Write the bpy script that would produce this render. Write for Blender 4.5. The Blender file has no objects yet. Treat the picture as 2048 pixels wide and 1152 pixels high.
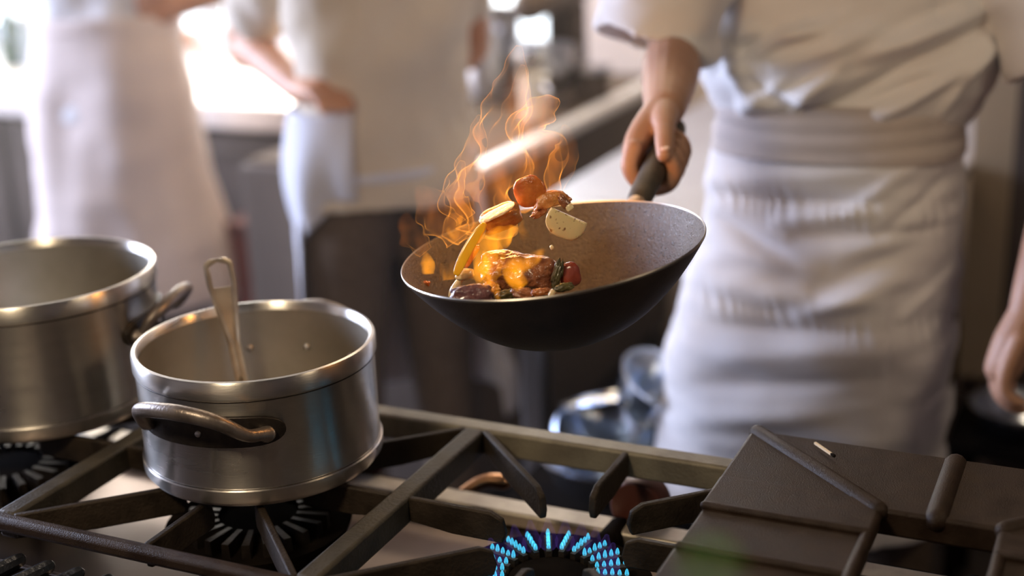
import bpy, bmesh, math, random
import numpy as np
from mathutils import Vector, Matrix, noise
random.seed(7)
PI = math.pi
S = bpy.context.scene
COL = S.collection

# ------------------------------------------------------------------ camera, world, lights, exposure
CAM = Vector((0, 0, 1.6)); YAW, PITCH, ROLL, FPX = 0.4403, 0.3148, -0.0370, 2748.8
cd = bpy.data.cameras.new('camera'); cam = bpy.data.objects.new('camera', cd); COL.objects.link(cam)
CROT = Matrix.Rotation(YAW, 3, 'Z') @ Matrix.Rotation(PI/2-PITCH, 3, 'X') @ Matrix.Rotation(ROLL, 3, 'Z')
cam.matrix_world = Matrix.Translation(CAM) @ CROT.to_4x4()
cd.sensor_width = 36; cd.lens = FPX/2048*36; cd.clip_start = .05
cd.dof.use_dof = True; cd.dof.focus_distance = 1.49; cd.dof.aperture_fstop = 1.55
S.camera = cam
S.view_settings.view_transform = 'Standard'; S.view_settings.look = 'None'
S.view_settings.gamma = 1; S.view_settings.use_curve_mapping = False
S.view_settings.exposure = -0.08
W = bpy.data.worlds.new('daylight'); S.world = W; W.use_nodes = True
W.node_tree.nodes['Background'].inputs[0].default_value = (.86, .93, 1, 1)
W.node_tree.nodes['Background'].inputs[1].default_value = 5.5

def area(name, loc, target, sx, sy, power, color):
    l = bpy.data.lights.new(name, 'AREA'); l.shape = 'RECTANGLE'; l.size = sx; l.size_y = sy
    l.energy = power; l.color = color
    o = bpy.data.objects.new(name, l); COL.objects.link(o); o.location = loc
    o.rotation_euler = (Vector(target)-Vector(loc)).to_track_quat('-Z', 'Y').to_euler()
    return o
area('back_window_daylight', (-3.2, 4.05, 1.75), (-1.6, 1.0, .8), 2.4, 1.1, 130, (1, .92, .80))
area('left_window_daylight', (-4.7, 1.7, 1.75), (-.6, 1.8, .9), 2.2, 1.2, 270, (.64, .72, 1))
area('added_front_fill', (-1.0, .3, 2.6), (-.7, 1.5, .9), 1.2, .3, 3.5, (1, .78, .55))  # unseen warm fill added from the camera side to light the pots
area('added_back_fill', (-1.1, 3.2, 2.65), (-1.2, 3.5, .9), 1.2, .3, 22, (1, .78, .54))  # unseen light added to brighten and warm the back wall and counter
area('added_pot_fill', (-.85, .22, 1.95), (-1.0, 1.25, .95), .25, .12, 8, (1, .78, .52))  # unseen light added near the pots to raise their highlights
area('added_right_fill', (.75, 1.2, 2.1), (-.3, 1.4, 1.0), .4, .2, 4, (1, .78, .52))  # unseen light added from the right to lift the cook
fl_ = bpy.data.lights.new('flambe_glow', 'POINT'); fl_.energy = 1.8; fl_.color = (1, .42, .1); fl_.shadow_soft_size = .05
fo = bpy.data.objects.new('flambe_glow', fl_); COL.objects.link(fo); fo.location = (-.67, 1.36, 1.27)

# ------------------------------------------------------------------ helpers
def at(u, v, Y=None, z=None):
    """where the camera ray of a photo pixel meets the vertical plane y=Y or the level z"""
    d = CROT @ Vector(((u-1024)/FPX, -(v-576)/FPX, -1))
    t = Y/d.y if Y is not None else (z-CAM.z)/d.z
    return CAM + d*t
OFF = {}
def mat(name, col=(.5, .5, .5), rough=.5, metal=0, nscale=0, namt=0, col2=None, bump=0, bscale=60, stretch=None,
        rough2=None, spec=.5, sheen=0, sss=0, coat=0, detail=4, aniso=0, contrast=(.35, .65)):
    m = bpy.data.materials.new(name); m.use_nodes = True; nt = m.node_tree; b = nt.nodes['Principled BSDF']
    b.inputs['Base Color'].default_value = (*col, 1); b.inputs['Roughness'].default_value = rough
    b.inputs['Metallic'].default_value = metal; b.inputs['Specular IOR Level'].default_value = spec
    if sheen: b.inputs['Sheen Weight'].default_value = sheen
    if coat: b.inputs['Coat Weight'].default_value = coat; b.inputs['Coat Roughness'].default_value = .12
    if sss: b.inputs['Subsurface Weight'].default_value = sss; b.inputs['Subsurface Radius'].default_value = (.6, .25, .12); b.inputs['Subsurface Scale'].default_value = .01
    if aniso: b.inputs['Anisotropic'].default_value = aniso
    tc = nt.nodes.new('ShaderNodeTexCoord'); mp = nt.nodes.new('ShaderNodeMapping')
    nt.links.new(tc.outputs['Object'], mp.inputs[0])
    if stretch: mp.inputs['Scale'].default_value = stretch
    if nscale:
        n = nt.nodes.new('ShaderNodeTexNoise'); n.inputs['Scale'].default_value = nscale; n.inputs['Detail'].default_value = detail
        nt.links.new(mp.outputs[0], n.inputs['Vector'])
        r = nt.nodes.new('ShaderNodeValToRGB'); r.color_ramp.elements[0].position = contrast[0]; r.color_ramp.elements[1].position = contrast[1]
        r.color_ramp.elements[0].color = (*col, 1); r.color_ramp.elements[1].color = (*(col2 or col), 1)
        nt.links.new(n.outputs[0], r.inputs[0]); nt.links.new(r.outputs[0], b.inputs['Base Color'])
        if rough2 is not None:
            q = nt.nodes.new('ShaderNodeMapRange'); q.inputs['From Min'].default_value = .3; q.inputs['From Max'].default_value = .7
            q.inputs['To Min'].default_value = rough; q.inputs['To Max'].default_value = rough2
            nt.links.new(n.outputs[0], q.inputs[0]); nt.links.new(q.outputs[0], b.inputs['Roughness'])
    if bump:
        n2 = nt.nodes.new('ShaderNodeTexNoise'); n2.inputs['Scale'].default_value = bscale; n2.inputs['Detail'].default_value = 3
        nt.links.new(mp.outputs[0], n2.inputs['Vector'])
        bp = nt.nodes.new('ShaderNodeBump'); bp.inputs['Strength'].default_value = bump; bp.inputs['Distance'].default_value = .002
        nt.links.new(n2.outputs[0], bp.inputs['Height']); nt.links.new(bp.outputs[0], b.inputs['Normal'])
    return m
def emis(name, col, s):
    m = bpy.data.materials.new(name); m.use_nodes = True; nt = m.node_tree; nt.nodes.clear()
    e = nt.nodes.new('ShaderNodeEmission'); e.inputs[0].default_value = (*col, 1); e.inputs[1].default_value = s
    o = nt.nodes.new('ShaderNodeOutputMaterial'); nt.links.new(e.outputs[0], o.inputs[0]); return m

class MB:
    def __init__(s): s.v = []; s.f = []
    def add(s, v, f, M=None):
        k = len(s.v)
        s.v += [tuple(M @ Vector(p)) if M is not None else tuple(p) for p in v]
        s.f += [tuple(i+k for i in q) for q in f]; return s
    def box(s, x0, x1, y0, y1, z0, z1, M=None):
        v = [(x, y, z) for z in (z0, z1) for y in (y0, y1) for x in (x0, x1)]
        return s.add(v, [(0, 2, 3, 1), (4, 5, 7, 6), (0, 1, 5, 4), (2, 6, 7, 3), (0, 4, 6, 2), (1, 3, 7, 5)], M)
    def prism(s, poly, z0, z1, M=None):
        n = len(poly); v = [(x, y, z0) for x, y in poly]+[(x, y, z1) for x, y in poly]
        return s.add(v, [tuple(range(n))[::-1], tuple(range(n, 2*n))]+[(i, (i+1) % n, n+(i+1) % n, n+i) for i in range(n)], M)
    def rings(s, R, cap0=True, cap1=True, closed=True):
        n = len(R[0]); v = [p for r in R for p in r]; f = []
        m = n if closed else n-1
        for i in range(len(R)-1):
            for j in range(m): f.append((i*n+j, i*n+(j+1) % n, (i+1)*n+(j+1) % n, (i+1)*n+j))
        if cap0: f.append(tuple(range(n))[::-1])
        if cap1: f.append(tuple(range((len(R)-1)*n, len(R)*n)))
        return s.add(v, f)
    def lathe(s, prof, c=(0, 0, 0), n=64, M=None, a0=0, a1=2*PI):
        full = abs(a1-a0-2*PI) < 1e-6; k = n if full else n+1; v = []; f = []
        for i in range(k):
            a = a0+(a1-a0)*i/n
            for r, z in prof: v.append((c[0]+r*math.cos(a), c[1]+r*math.sin(a), c[2]+z))
        p = len(prof)
        for i in range(n):
            j = (i+1) % k
            for q in range(p-1): f.append((i*p+q, j*p+q, j*p+q+1, i*p+q+1))
        return s.add(v, f, M)
    def tube(s, pts, rad, n=14, up=None, flat=1.0, caps=True, sub=0):
        pts = [Vector(p) for p in pts]
        if not hasattr(rad, '__len__'): rad = [rad]*len(pts)
        if sub: pts, rad = smooth_path(pts, rad, sub)
        R = []; u = Vector(up) if up else None
        for i, p in enumerate(pts):
            t = (pts[min(i+1, len(pts)-1)]-pts[max(i-1, 0)]).normalized()
            if u is None: u = Vector((0, 0, 1)) if abs(t.z) < .9 else Vector((1, 0, 0))
            u = (u-t*u.dot(t)).normalized(); w = t.cross(u)
            R.append([p+(w*math.cos(a)+u*flat*math.sin(a))*rad[i] for a in (2*PI*k/n for k in range(n))])
        if caps:
            for e, sg in ((0, -1), (-1, 1)):
                t = (pts[1]-pts[0]).normalized() if e == 0 else (pts[-1]-pts[-2]).normalized()
                ex = [[pts[e]+(q-pts[e])*math.cos(a)+t*sg*rad[e]*flat*math.sin(a) for q in R[e]] for a in (.5, 1.0, 1.4)]
                if e == 0: R0 = ex[::-1]
                else: R1 = ex
            R = R0+R+R1
        return s.rings(R)
    def build(s, name, m, parent=None, smooth=True, bevel=0, seg=2, angle=40):
        off = Vector(OFF.get(parent.name, (0, 0, 0))) if parent else Vector((0, 0, 0))
        me = bpy.data.meshes.new(name)
        me.from_pydata([tuple(Vector(p)-off) for p in s.v], [], s.f)
        bm = bmesh.new(); bm.from_mesh(me); bmesh.ops.remove_doubles(bm, verts=bm.verts, dist=1e-6)
        bmesh.ops.recalc_face_normals(bm, faces=bm.faces); bm.to_mesh(me); bm.free()
        me.materials.append(m)
        o = bpy.data.objects.new(name, me); COL.objects.link(o)
        if parent: o.parent = parent; OFF[o.name] = off
        if smooth:
            for p in me.polygons: p.use_smooth = True
            me.set_sharp_from_angle(angle=math.radians(angle))
        if bevel:
            b = o.modifiers.new('bevel', 'BEVEL'); b.width = bevel; b.segments = seg; b.limit_method = 'ANGLE'; b.angle_limit = math.radians(35)
        return o
def smooth_path(pts, rad, sub):
    P = []; Q = []; n = len(pts)
    for i in range(n-1):
        a, b, c, d = pts[max(i-1, 0)], pts[i], pts[i+1], pts[min(i+2, n-1)]
        for k in range(sub):
            t = k/sub
            P.append(.5*((2*b)+(c-a)*t+(2*a-5*b+4*c-d)*t*t+(3*b-a-3*c+d)*t**3)); Q.append(rad[i]*(1-t)+rad[i+1]*t)
    return P+[pts[-1]], Q+[rad[-1]]
def tag(o, label=None, cat=None, group=None, kind=None):
    if label: o['label'] = label
    if cat: o['category'] = cat
    if group: o['group'] = group
    if kind: o['kind'] = kind
    return o
def thing(name, loc, label, cat, group=None):
    o = bpy.data.objects.new(name, None); COL.objects.link(o); o.location = loc; OFF[o.name] = tuple(loc)
    o.empty_display_size = .1
    return tag(o, label, cat, group)
def struct(name, mb, m, **k):
    o = mb.build(name, m, **k); o['kind'] = 'structure'; return o
def bake(o):
    dg = bpy.context.evaluated_depsgraph_get(); me = bpy.data.meshes.new_from_object(o.evaluated_get(dg))
    o.modifiers.clear(); old = o.data; o.data = me; bpy.data.meshes.remove(old); return o
def meld(o, voxel, smooth=3, fac=.5):
    r = o.modifiers.new('r', 'REMESH'); r.mode = 'VOXEL'; r.voxel_size = voxel; r.use_smooth_shade = True
    if smooth: s = o.modifiers.new('s', 'SMOOTH'); s.iterations = smooth; s.factor = fac
    return bake(o)
def displace(o, fn):
    """fn(world_xyz array, normals array) -> displaced world_xyz"""
    me = o.data; n = len(me.vertices); off = np.array(OFF.get(o.name, (0, 0, 0)), float)
    c = np.empty(n*3); me.vertices.foreach_get('co', c); c = c.reshape(-1, 3)+off
    nr = np.empty(n*3); me.vertices.foreach_get('normal', nr); nr = nr.reshape(-1, 3)
    me.vertices.foreach_set('co', (fn(c, nr)-off).ravel()); me.update()
    for p in me.polygons: p.use_smooth = True
def creases(c, Y, segs):
    """sum of ridges; each seg = (u0,v0,u1,v1,width_px,amp_m) given on the photo and carried to the plane y=Y"""
    h = np.zeros(len(c))
    for u0, v0, u1, v1, w, a in segs:
        p, q = at(u0, v0, Y=Y), at(u1, v1, Y=Y); w = w*2.1/FPX
        d = np.array([q.x-p.x, q.z-p.z]); L = np.linalg.norm(d); d /= L
        rx, rz = c[:, 0]-p.x, c[:, 2]-p.z
        t = rx*d[0]+rz*d[1]; s = -rx*d[1]+rz*d[0]
        fall = np.clip(1-np.abs(t/L-.5)*2, -.15, 1)+.15
        h += a*np.exp(-(s/w)**2)*np.clip(fall, 0, 1)**.6
    return h
def nz(c, scale, seed=0, st=(1, 1, 1)):
    return np.array([noise.noise(Vector((p[0]*scale*st[0]+seed, p[1]*scale*st[1], p[2]*scale*st[2]))) for p in c])

# ------------------------------------------------------------------ materials
M = {}
M['alu'] = mat('brushed_aluminium', (.80, .78, .73), .25, 1, nscale=3.2, col2=(.60, .57, .52), rough2=.38, stretch=(1, 1, 6), bump=.10, bscale=90)
nt_ = M['alu'].node_tree; tg = nt_.nodes.new('ShaderNodeTangent'); tg.direction_type = 'RADIAL'; tg.axis = 'Z'; pb = nt_.nodes['Principled BSDF']
nt_.links.new(tg.outputs[0], pb.inputs['Tangent']); pb.inputs['Anisotropic'].default_value = .88; pb.inputs['Anisotropic Rotation'].default_value = .25
M['alu_in'] = mat('dull_aluminium', (.52, .49, .43), .42, 1, nscale=9, col2=(.38, .36, .31), rough2=.52)
M['steel'] = mat('stainless_steel', (.62, .62, .63), .24, 1, nscale=5, col2=(.5, .5, .52), rough2=.34)
M['satin_warm'] = mat('pale_satin_steel', (.72, .66, .62), .38, .7, nscale=3, col2=(.66, .60, .56))
M['satin'] = mat('satin_steel', (.55, .58, .66), .5, .85, nscale=3, col2=(.48, .50, .58))
M['steel_worn'] = mat('worn_steel_handle', (.66, .58, .47), .36, .9, nscale=30, col2=(.5, .42, .33), bump=.1)
M['tray'] = mat('spill_tray_metal', (.40, .33, .29), .30, .9, nscale=4, col2=(.25, .2, .18), rough2=.42)
M['iron'] = mat('cast_iron', (.020, .014, .009), .5, .1, nscale=28, col2=(.042, .030, .020), rough2=.68, bump=.55, bscale=260, spec=.3)
M['iron_pale'] = mat('heat_bleached_cast_iron', (.036, .030, .021), .5, .15, nscale=22, col2=(.075, .063, .045), rough2=.65, bump=.5, bscale=230)
M['plate'] = mat('rusty_cast_iron_plate', (.024, .014, .009), .38, 0, nscale=40, col2=(.042, .027, .018), rough2=.5, spec=.22, bump=.45, bscale=700)
M['rail'] = mat('pale_stove_rail', (.50, .45, .37), .45, .7, nscale=20, col2=(.34, .3, .25))
M['black'] = mat('black_enamel', (.006, .0045, .004), .95, 0, nscale=20, col2=(.012, .009, .007), bump=.2, spec=.03)
M['bracket'] = mat('blackened_bracket', (.022, .017, .014), .42, .5, nscale=60, col2=(.045, .035, .028), bump=.4)
M['handle'] = mat('dull_cast_handle', (.19, .16, .14), .36, .7, nscale=26, col2=(.32, .28, .25), bump=.3, bscale=120, stretch=(2, 2, .6))
M['wok_out'] = mat('seasoned_wok_outside', (.055, .042, .037), .50, .5, nscale=40, col2=(.08, .062, .054), rough2=.6, bump=.25, bscale=400)
M['wok_in'] = mat('seasoned_wok_inside', (.024, .017, .012), .24, 0, nscale=160, col2=(.042, .031, .025), rough2=.40, bump=.7, bscale=520, coat=.0, spec=.5)
M['wok_rim'] = mat('bare_rim_steel', (.5, .47, .42), .3, 1)
M['grip'] = mat('dark_grip', (.05, .042, .033), .6, 0, nscale=60, col2=(.08, .068, .052), bump=.2)
M['brass'] = mat('copper_pipe', (.72, .40, .22), .28, 1)
M['skin'] = mat('skin', (.42, .23, .15), .5, 0, nscale=14, col2=(.50, .29, .20), sss=.25, bump=.15, bscale=350)
M['skin2'] = mat('skin_warm', (.55, .26, .14), .5, 0, nscale=14, col2=(.62, .33, .2), sss=.2)
M['white'] = mat('white_cotton', (.80, .79, .80), .85, 0, sheen=.3, nscale=7, col2=(.74, .73, .745), bump=.25, bscale=900)
M['apron'] = mat('white_apron_cotton', (.80, .785, .80), .85, 0, sheen=.2, nscale=10, col2=(.72, .70, .72), bump=.25, bscale=800)
M['beige'] = mat('cream_cotton', (.72, .63, .50), .85, 0, sheen=.3, nscale=5, col2=(.66, .57, .45))
M['trouser'] = mat('dark_checked_trousers', (.10, .068, .046), .85, 0, nscale=60, col2=(.14, .10, .07))
M['shoe'] = mat('black_leather', (.02, .018, .018), .35)
M['hair'] = mat('brown_hair', (.05, .03, .02), .6, 0, nscale=80, col2=(.08, .05, .03), bump=.5)
M['floor'] = mat('dark_floor_tiles', (.06, .045, .038), .45, 0, nscale=5, col2=(.09, .07, .06), rough2=.6)
M['wall'] = mat('plastered_wall', (.86, .74, .66), .8, 0, nscale=3, col2=(.80, .69, .61))
M['wall_dark'] = mat('brown_wall', (.10, .075, .058), .7, 0, nscale=3, col2=(.07, .052, .042))
M['cab'] = mat('dark_cabinet', (.065, .048, .038), .5, .1, nscale=6, col2=(.09, .068, .055), spec=.15)
M['cabgrey'] = mat('grey_cabinet', (.15, .115, .09), .5, .05, nscale=4, col2=(.11, .085, .068), spec=.15)

# ------------------------------------------------------------------ the room
struct('floor', MB().box(-5, 2, -1.5, 4.4, -.1, 0), M['floor'])
struct('ceiling', MB().box(-5, 2, -1.5, 4.4, 2.8, 2.9), M['wall_dark'])
b = MB(); b.box(-5, 2, 4.15, 4.3, 0, .92); b.box(-5, 2, 4.15, 4.3, 2.15, 2.8); b.box(-5, -4.6, 4.15, 4.3, .92, 2.15); b.box(-1.70, 2, 4.15, 4.3, .92, 2.15)
struct('wall_back', b, M['wall'], smooth=False)
b = MB(); b.box(-5, -4.85, -1.5, 4.15, 0, 1.0); b.box(-5, -4.85, -1.5, 4.15, 2.3, 2.8); b.box(-5, -4.85, -1.5, .8, 1, 2.3); b.box(-5, -4.85, 3.2, 4.15, 1, 2.3)
struct('wall_left', b, M['wall'], smooth=False)
struct('wall_right', MB().box(1.2, 1.35, -1.5, 4.15, 0, 2.8), M['wall_dark'])
struct('wall_front', MB().box(-4.85, 1.2, -1.5, -1.35, 0, 2.8), M['wall_dark'])
# back window: white frame with mullions, one sheet of glass
glass = bpy.data.materials.new('window_glass'); glass.use_nodes = True; gb = glass.node_tree.nodes['Principled BSDF']
gb.inputs['Transmission Weight'].default_value = 1; gb.inputs['Roughness'].default_value = 0; gb.inputs['IOR'].default_value = 1.02
wm = mat('painted_frame', (.55, .55, .56), .5)
for k, (ax0, ax1, z0, z1, axis) in enumerate(((-4.6, -1.70, .92, 2.15, 'x'), (.8, 3.2, 1.0, 2.3, 'y'))):
    b = MB(); n = 4 if k == 0 else 3; th = .05
    def bar(p0, p1, q0, q1):
        if axis == 'x': b.box(p0, p1, 4.17, 4.23, q0, q1)
        else: b.box(-4.95, -4.89, p0, p1, q0, q1)
    bar(ax0, ax1, z0, z0+th); bar(ax0, ax1, z1-th, z1)
    for i in range(n+1):
        x = ax0+(ax1-ax0-th)*i/n; bar(x, x+th, z0+th, z1-th)
    w = struct('window_%d' % (k+1), b, wm, smooth=False)
    g = MB()
    if axis == 'x': g.box(ax0+.01, ax1-.01, 4.195, 4.2, z0+.01, z1-.01)
    else: g.box(-4.925, -4.92, ax0+.01, ax1-.01, z0+.01, z1-.01)
    g.build('window_pane', glass, w, smooth=False)
# right-hand background behind the cook
struct('trim_1', MB().box(-.345, -.255, 3.2, 3.26, .35, 2.5), mat('cream_door_jamb', (.48, .37, .24), .6))
b = MB(); b.box(-.255, 1.2, 3.2, 3.3, 0, 2.8)
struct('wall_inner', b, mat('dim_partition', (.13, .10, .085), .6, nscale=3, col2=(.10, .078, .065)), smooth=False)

# left worktop and its dark base unit along the back
t = thing('base_cabinet', (-3.0, 3.6, 0), 'long dark cabinet under the worktop behind the two cooks at left', 'cabinet')
MB().box(-4.7, -2.02, 3.30, 4.1, .1, .825).build('carcass', M['cab'], t, bevel=.004)
for x in (-4.65, -3.98, -3.32, -2.66):
    dd = MB().box(x, x+.62, 3.28, 3.30, .14, .80).build('door', M['cab'], t, bevel=.004)
    MB().tube([(x+.1, 3.262, .76), (x+.5, 3.262, .76)], .006).build('handle', M['cabgrey'], dd)
MB().box(-4.7, -2.02, 3.36, 4.05, 0, .1).build('plinth', M['black'], t)
wt = MB().box(-4.75, -2.0, 3.24, 4.12, .825, .90).build('worktop', M['satin_warm'], bevel=.008); tag(wt, 'bright stainless worktop under the window at upper left', 'worktop')
# dark undercounter unit with the shining front edge, right of the middle cook
t = thing('counter_unit', (-1.66, 3.4, 0), 'dark counter unit with a shining steel edge running back to the wall', 'counter')
MB().box(-1.98, -1.36, 2.68, 4.1, .08, .875).build('carcass', M['cabgrey'], t, bevel=.006)
MB().box(-1.95, -1.40, 2.72, 4.08, 0, .08).build('plinth', M['black'], t)
MB().box(-1.97, -1.372, 2.70, 4.09, .875, .885).build('top', mat('matt_brown_top', (.13, .095, .07), .9, 0, spec=.2), t)
MB().box(-1.378, -1.332, 2.66, 4.1, .868, .905).build('steel_edge', mat('window_glint_edge', (.95, .96, .96), .35, .25), t, bevel=.008)  # near-white colour stands in for the window's reflection on the steel
# low steel table in front of it
TABLE = t = thing('steel_table', (-.85, 3.0, 0), 'stainless work table between the pan and the white apron', 'table')
MB().box(-1.165, -.35, 2.36, 3.95, .83, .865).build('tabletop', M['satin'], t, bevel=.008)
MB().box(-1.14, -.38, 2.38, 3.9, .22, .245).build('shelf', M['black'], t, bevel=.004)
for x, y in ((-1.12, 2.40), (-.40, 2.40), (-1.12, 3.88), (-.40, 3.88)):
    MB().box(x, x+.05, y, y+.05, 0, .83).build('leg', M['steel'], t, bevel=.006)

# things standing on the worktops and under the table
def pan(name, c, R, h, m, label, cat, wall=.004, flare=0):
    t = thing(name, c, label, cat)
    MB().lathe([(0, 0), (R*(1-flare)-.01, 0), (R*(1-flare), .01), (R, h-.004), (R+.004, h), (R-wall, h-.002), (R*(1-flare)-wall, .012), (0, .008)], c, 48).build('body', m, t)
    return t
st = pan('stockpot', (-1.745, 3.62, .885), .085, .26, M['steel'], 'tall shiny steel stockpot far behind, right of the middle cook', 'pot')
for a in (-.6, 2.5): MB().tube([(-1.745+.085*math.cos(a-.3), 3.62+.085*math.sin(a-.3), 1.09), (-1.745+.125*math.cos(a), 3.62+.125*math.sin(a), 1.10), (-1.745+.085*math.cos(a+.3), 3.62+.085*math.sin(a+.3), 1.09)], .006, 8, sub=4).build('handle', M['steel'], st)
jg = pan('cream_jug', (-1.47, 3.30, .885), .036, .125, mat('cream_enamel', (.85, .78, .62), .35), 'small cream jug on the dark counter just above the flames', 'jug')
MB().tube([(-1.43, 3.28, .99), (-1.41, 3.27, .965), (-1.43, 3.28, .92)], .005, 8, sub=4).build('handle', M['steel'], jg)
t = thing('stand_mixer', (-1.55, 3.55, .885), 'dark stand mixer with steel bowl behind the cream jug', 'mixer')
MB().box(-1.66, -1.44, 3.47, 3.78, .885, .925).build('base', M['cab'], t, bevel=.012)
MB().box(-1.60, -1.50, 3.68, 3.78, .925, 1.16).build('column', M['cab'], t, bevel=.02)
MB().tube([(-1.55, 3.76, 1.18), (-1.55, 3.6, 1.19), (-1.55, 3.46, 1.17)], [.055, .06, .045], 20, sub=4).build('motor_head', M['cabgrey'], t)
MB().lathe([(.03, .926), (.06, .94), (.085, .99), (.088, 1.05), (.083, 1.05), (.08, .99), (0, .935)], (-1.55, 3.56, 0), 32).build('mixing_bowl', M['steel'], t)
t = thing('coffee_tin', (-1.43, 3.62, .885), 'dark brown tin near the wall right of the mixer', 'tin')
MB().lathe([(0, 0), (.05, 0), (.05, .10), (0, .10)], (-1.43, 3.62, .885), 28).build('can', M['cab'], t); MB().lathe([(.052, .088), (.052, .105), (0, .105)], (-1.43, 3.62, .885), 28).build('lid', M['steel'], t)
grn = mat('green_bottle_glass', (.05, .09, .06), .08, 0, coat=.5); clr = mat('pale_jar_glass', (.30, .34, .32), .1, 0, coat=.5)
for i, (u, R, h, m, lb) in enumerate(((28, .04, .24, grn, 'green-grey bottle on the window worktop, nearest the left edge'), (66, .035, .16, clr, 'pale glass jar standing right of the green-grey bottle'), (100, .035, .11, clr, 'smallest glass jar on the window worktop, beside the cook'))):
    p = at(u, 132, z=.90); c = (p.x, min(p.y, 4.0), .90)
    t = thing('glass_bottle' if i == 0 else 'glass_jar', c, lb, 'bottle' if i == 0 else 'jar')
    MB().lathe([(0, 0), (R, .0), (R, h*.62), (R*.45 if i == 0 else R*.8, h*.8), (R*.4 if i == 0 else R*.8, h), (0, h)], c, 28).build('glass', m, t)
    MB().lathe([(0, h), (R*.5 if i == 0 else R*.9, h), (R*.5 if i == 0 else R*.9, h+.018), (0, h+.018)], c, 24).build('lid', M['steel'], t)
bl = mat('polished_bowl_steel', (.80, .88, 1.0), .2, 1)
def tilted(name, c, R, h, rx, ry, label, m=None):
    t = thing(name, c, label, 'bowl'); Mx = Matrix.Translation(c) @ Matrix.Rotation(rx, 4, 'X') @ Matrix.Rotation(ry, 4, 'Y')
    MB().lathe([(0, 0), (R*.45, 0), (R*.8, h*.35), (R, h), (R+.008, h+.001), (R+.007, h-.003), (R-.001, h-.004), (R*.79, h*.33+.002), (R*.44, .003), (0, .003)], n=56, M=Mx).build('bowl_wall', m or bl, t)
c0 = at(1212, 985, Y=2.12); bx, by, bz = c0.x, 2.12, c0.z
t = thing('low_cart', (bx, by, 0), 'dark low cart carrying the shining bowls beside the cook holding the pan', 'cart')
MB().box(bx-.17, bx+.15, by-.15, by+.16, bz-.03, bz).build('deck', M['black'], t, bevel=.006)
for x in (bx-.16, bx+.11):
    for y in (by-.14, by+.12): MB().box(x, x+.03, y, y+.03, 0, bz-.03).build('leg', M['black'], t)
tilted('mixing_bowl', (bx, by, bz+.001), .115, .085, 0, 0, 'lowest and widest steel bowl of the stack beside the white apron')
tilted('mixing_bowl', (bx+.005, by, bz+.046), .100, .085, .14, .16, 'tilted steel bowl resting in the widest bowl beside the white apron')
tilted('mixing_bowl', (bx+.02, by+.01, bz+.098), .085, .085, -.2, -.25, 'third steel bowl up in the stack beside the white apron')
tilted('mixing_bowl', (bx+.045, by+.02, bz+.150), .062, .105, .2, .55, 'smallest steel bowl on top of the stack beside the white apron')
tilted('metal_dish', (-.17, 2.75, .418), .09, .06, .0, .0, 'shiny metal dish on the low stool by the cook\'s hanging hand')
t = thing('low_stool', (-.16, 2.8, 0), 'dark low stool in the shade behind the cook\'s hanging hand', 'stool')
MB().box(-.30, -.02, 2.66, 2.94, .385, .415).build('seat', M['black'], t, bevel=.006)
for x in (-.29, -.06):
    for y in (2.67, 2.90): MB().box(x, x+.03, y, y+.03, 0, .385).build('leg', M['black'], t)
rc = at(550, 470, Y=3.05).x+.02
t = thing('red_crate', (rc, 3.1, 0), 'dull red crate on the floor between the two cooks behind', 'crate')
MB().box(rc-.13, rc+.13, 2.98, 3.22, 0, .62).build('crate_wall', mat('dull_red_plastic', (.26, .055, .03), .55), t, bevel=.01)
MB().box(rc-.14, rc+.14, 2.97, 3.23, .60, .63).build('rim', mat('dark_red_rim', (.16, .035, .02), .5), t, bevel=.006)

hm = bpy.data.materials.new('backlight_veil'); hm.use_nodes = True; hn = hm.node_tree; hn.nodes.clear()  # added volume imitating the bright veil of the backlight
ho = hn.nodes.new('ShaderNodeOutputMaterial'); hv = hn.nodes.new('ShaderNodeVolumeScatter')
hv.inputs['Color'].default_value = (1, .93, .82, 1); hv.inputs['Density'].default_value = .035; hv.inputs['Anisotropy'].default_value = .5
hn.links.new(hv.outputs[0], ho.inputs['Volume'])
tag(MB().box(-4.8, -.36, 1.78, 4.13, .02, 2.75).build('veil_haze', hm, smooth=False), 'thin added haze for the backlight veil over the back of the kitchen', 'haze', kind='stuff')

# ------------------------------------------------------------------ the gas stove
GT = .9025           # top of the grates
X0, X1, X2, X3 = -1.52, -1.12, -.722, -.322
Y0, Y1 = 1.018, 1.41
t = stove = thing('gas_stove', (-.6, 1.2, 0), 'open-burner gas stove carrying the pots, grates and iron plates', 'stove')
b = MB(); b.box(-2.0, .55, .70, .715, .12, .84); b.box(-2.0, -1.97, .715, 1.43, .12, .84); b.box(.52, .55, .715, 1.43, .12, .84)
b.box(-1.97, .52, 1.415, 1.43, .12, .78); b.box(-2, .55, .7, 1.43, .10, .12)
b.box(-1.97, .52, 1.425, 1.433, .78, .80); b.build('body', M['black'], t, smooth=False)
MB().box(-.40, .52, 1.22, 1.392, .79, .80).build('rear_shelf', M['rail'], t, bevel=.002)
b = MB(); b.box(-1.97, .52, .715, 1.415, .765, .775)
b.build('spill_tray', M['tray'], t, smooth=False)
MB().box(-1.99, .54, 1.392, 1.430, .782, .802).build('back_rail', M['rail'], t, bevel=.004)
MB().box(-1.99, .54, .982, .992, .775, .86).build('inner_wall', M['tray'], t, bevel=.003)
b = MB()
b.tube([(-1.9, 1.475, .755), (.5, 1.475, .755)], .011)
b.build('gas_pipe', M['black'], t)
b = MB(); b.tube([(-.775, 1.43, .775), (-.765, 1.455, .785), (-.745, 1.475, .795), (-.722, 1.485, .793)], [.008, .008, .009, .011], sub=4)
b.build('pilot_pipe', M['brass'], t)
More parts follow.
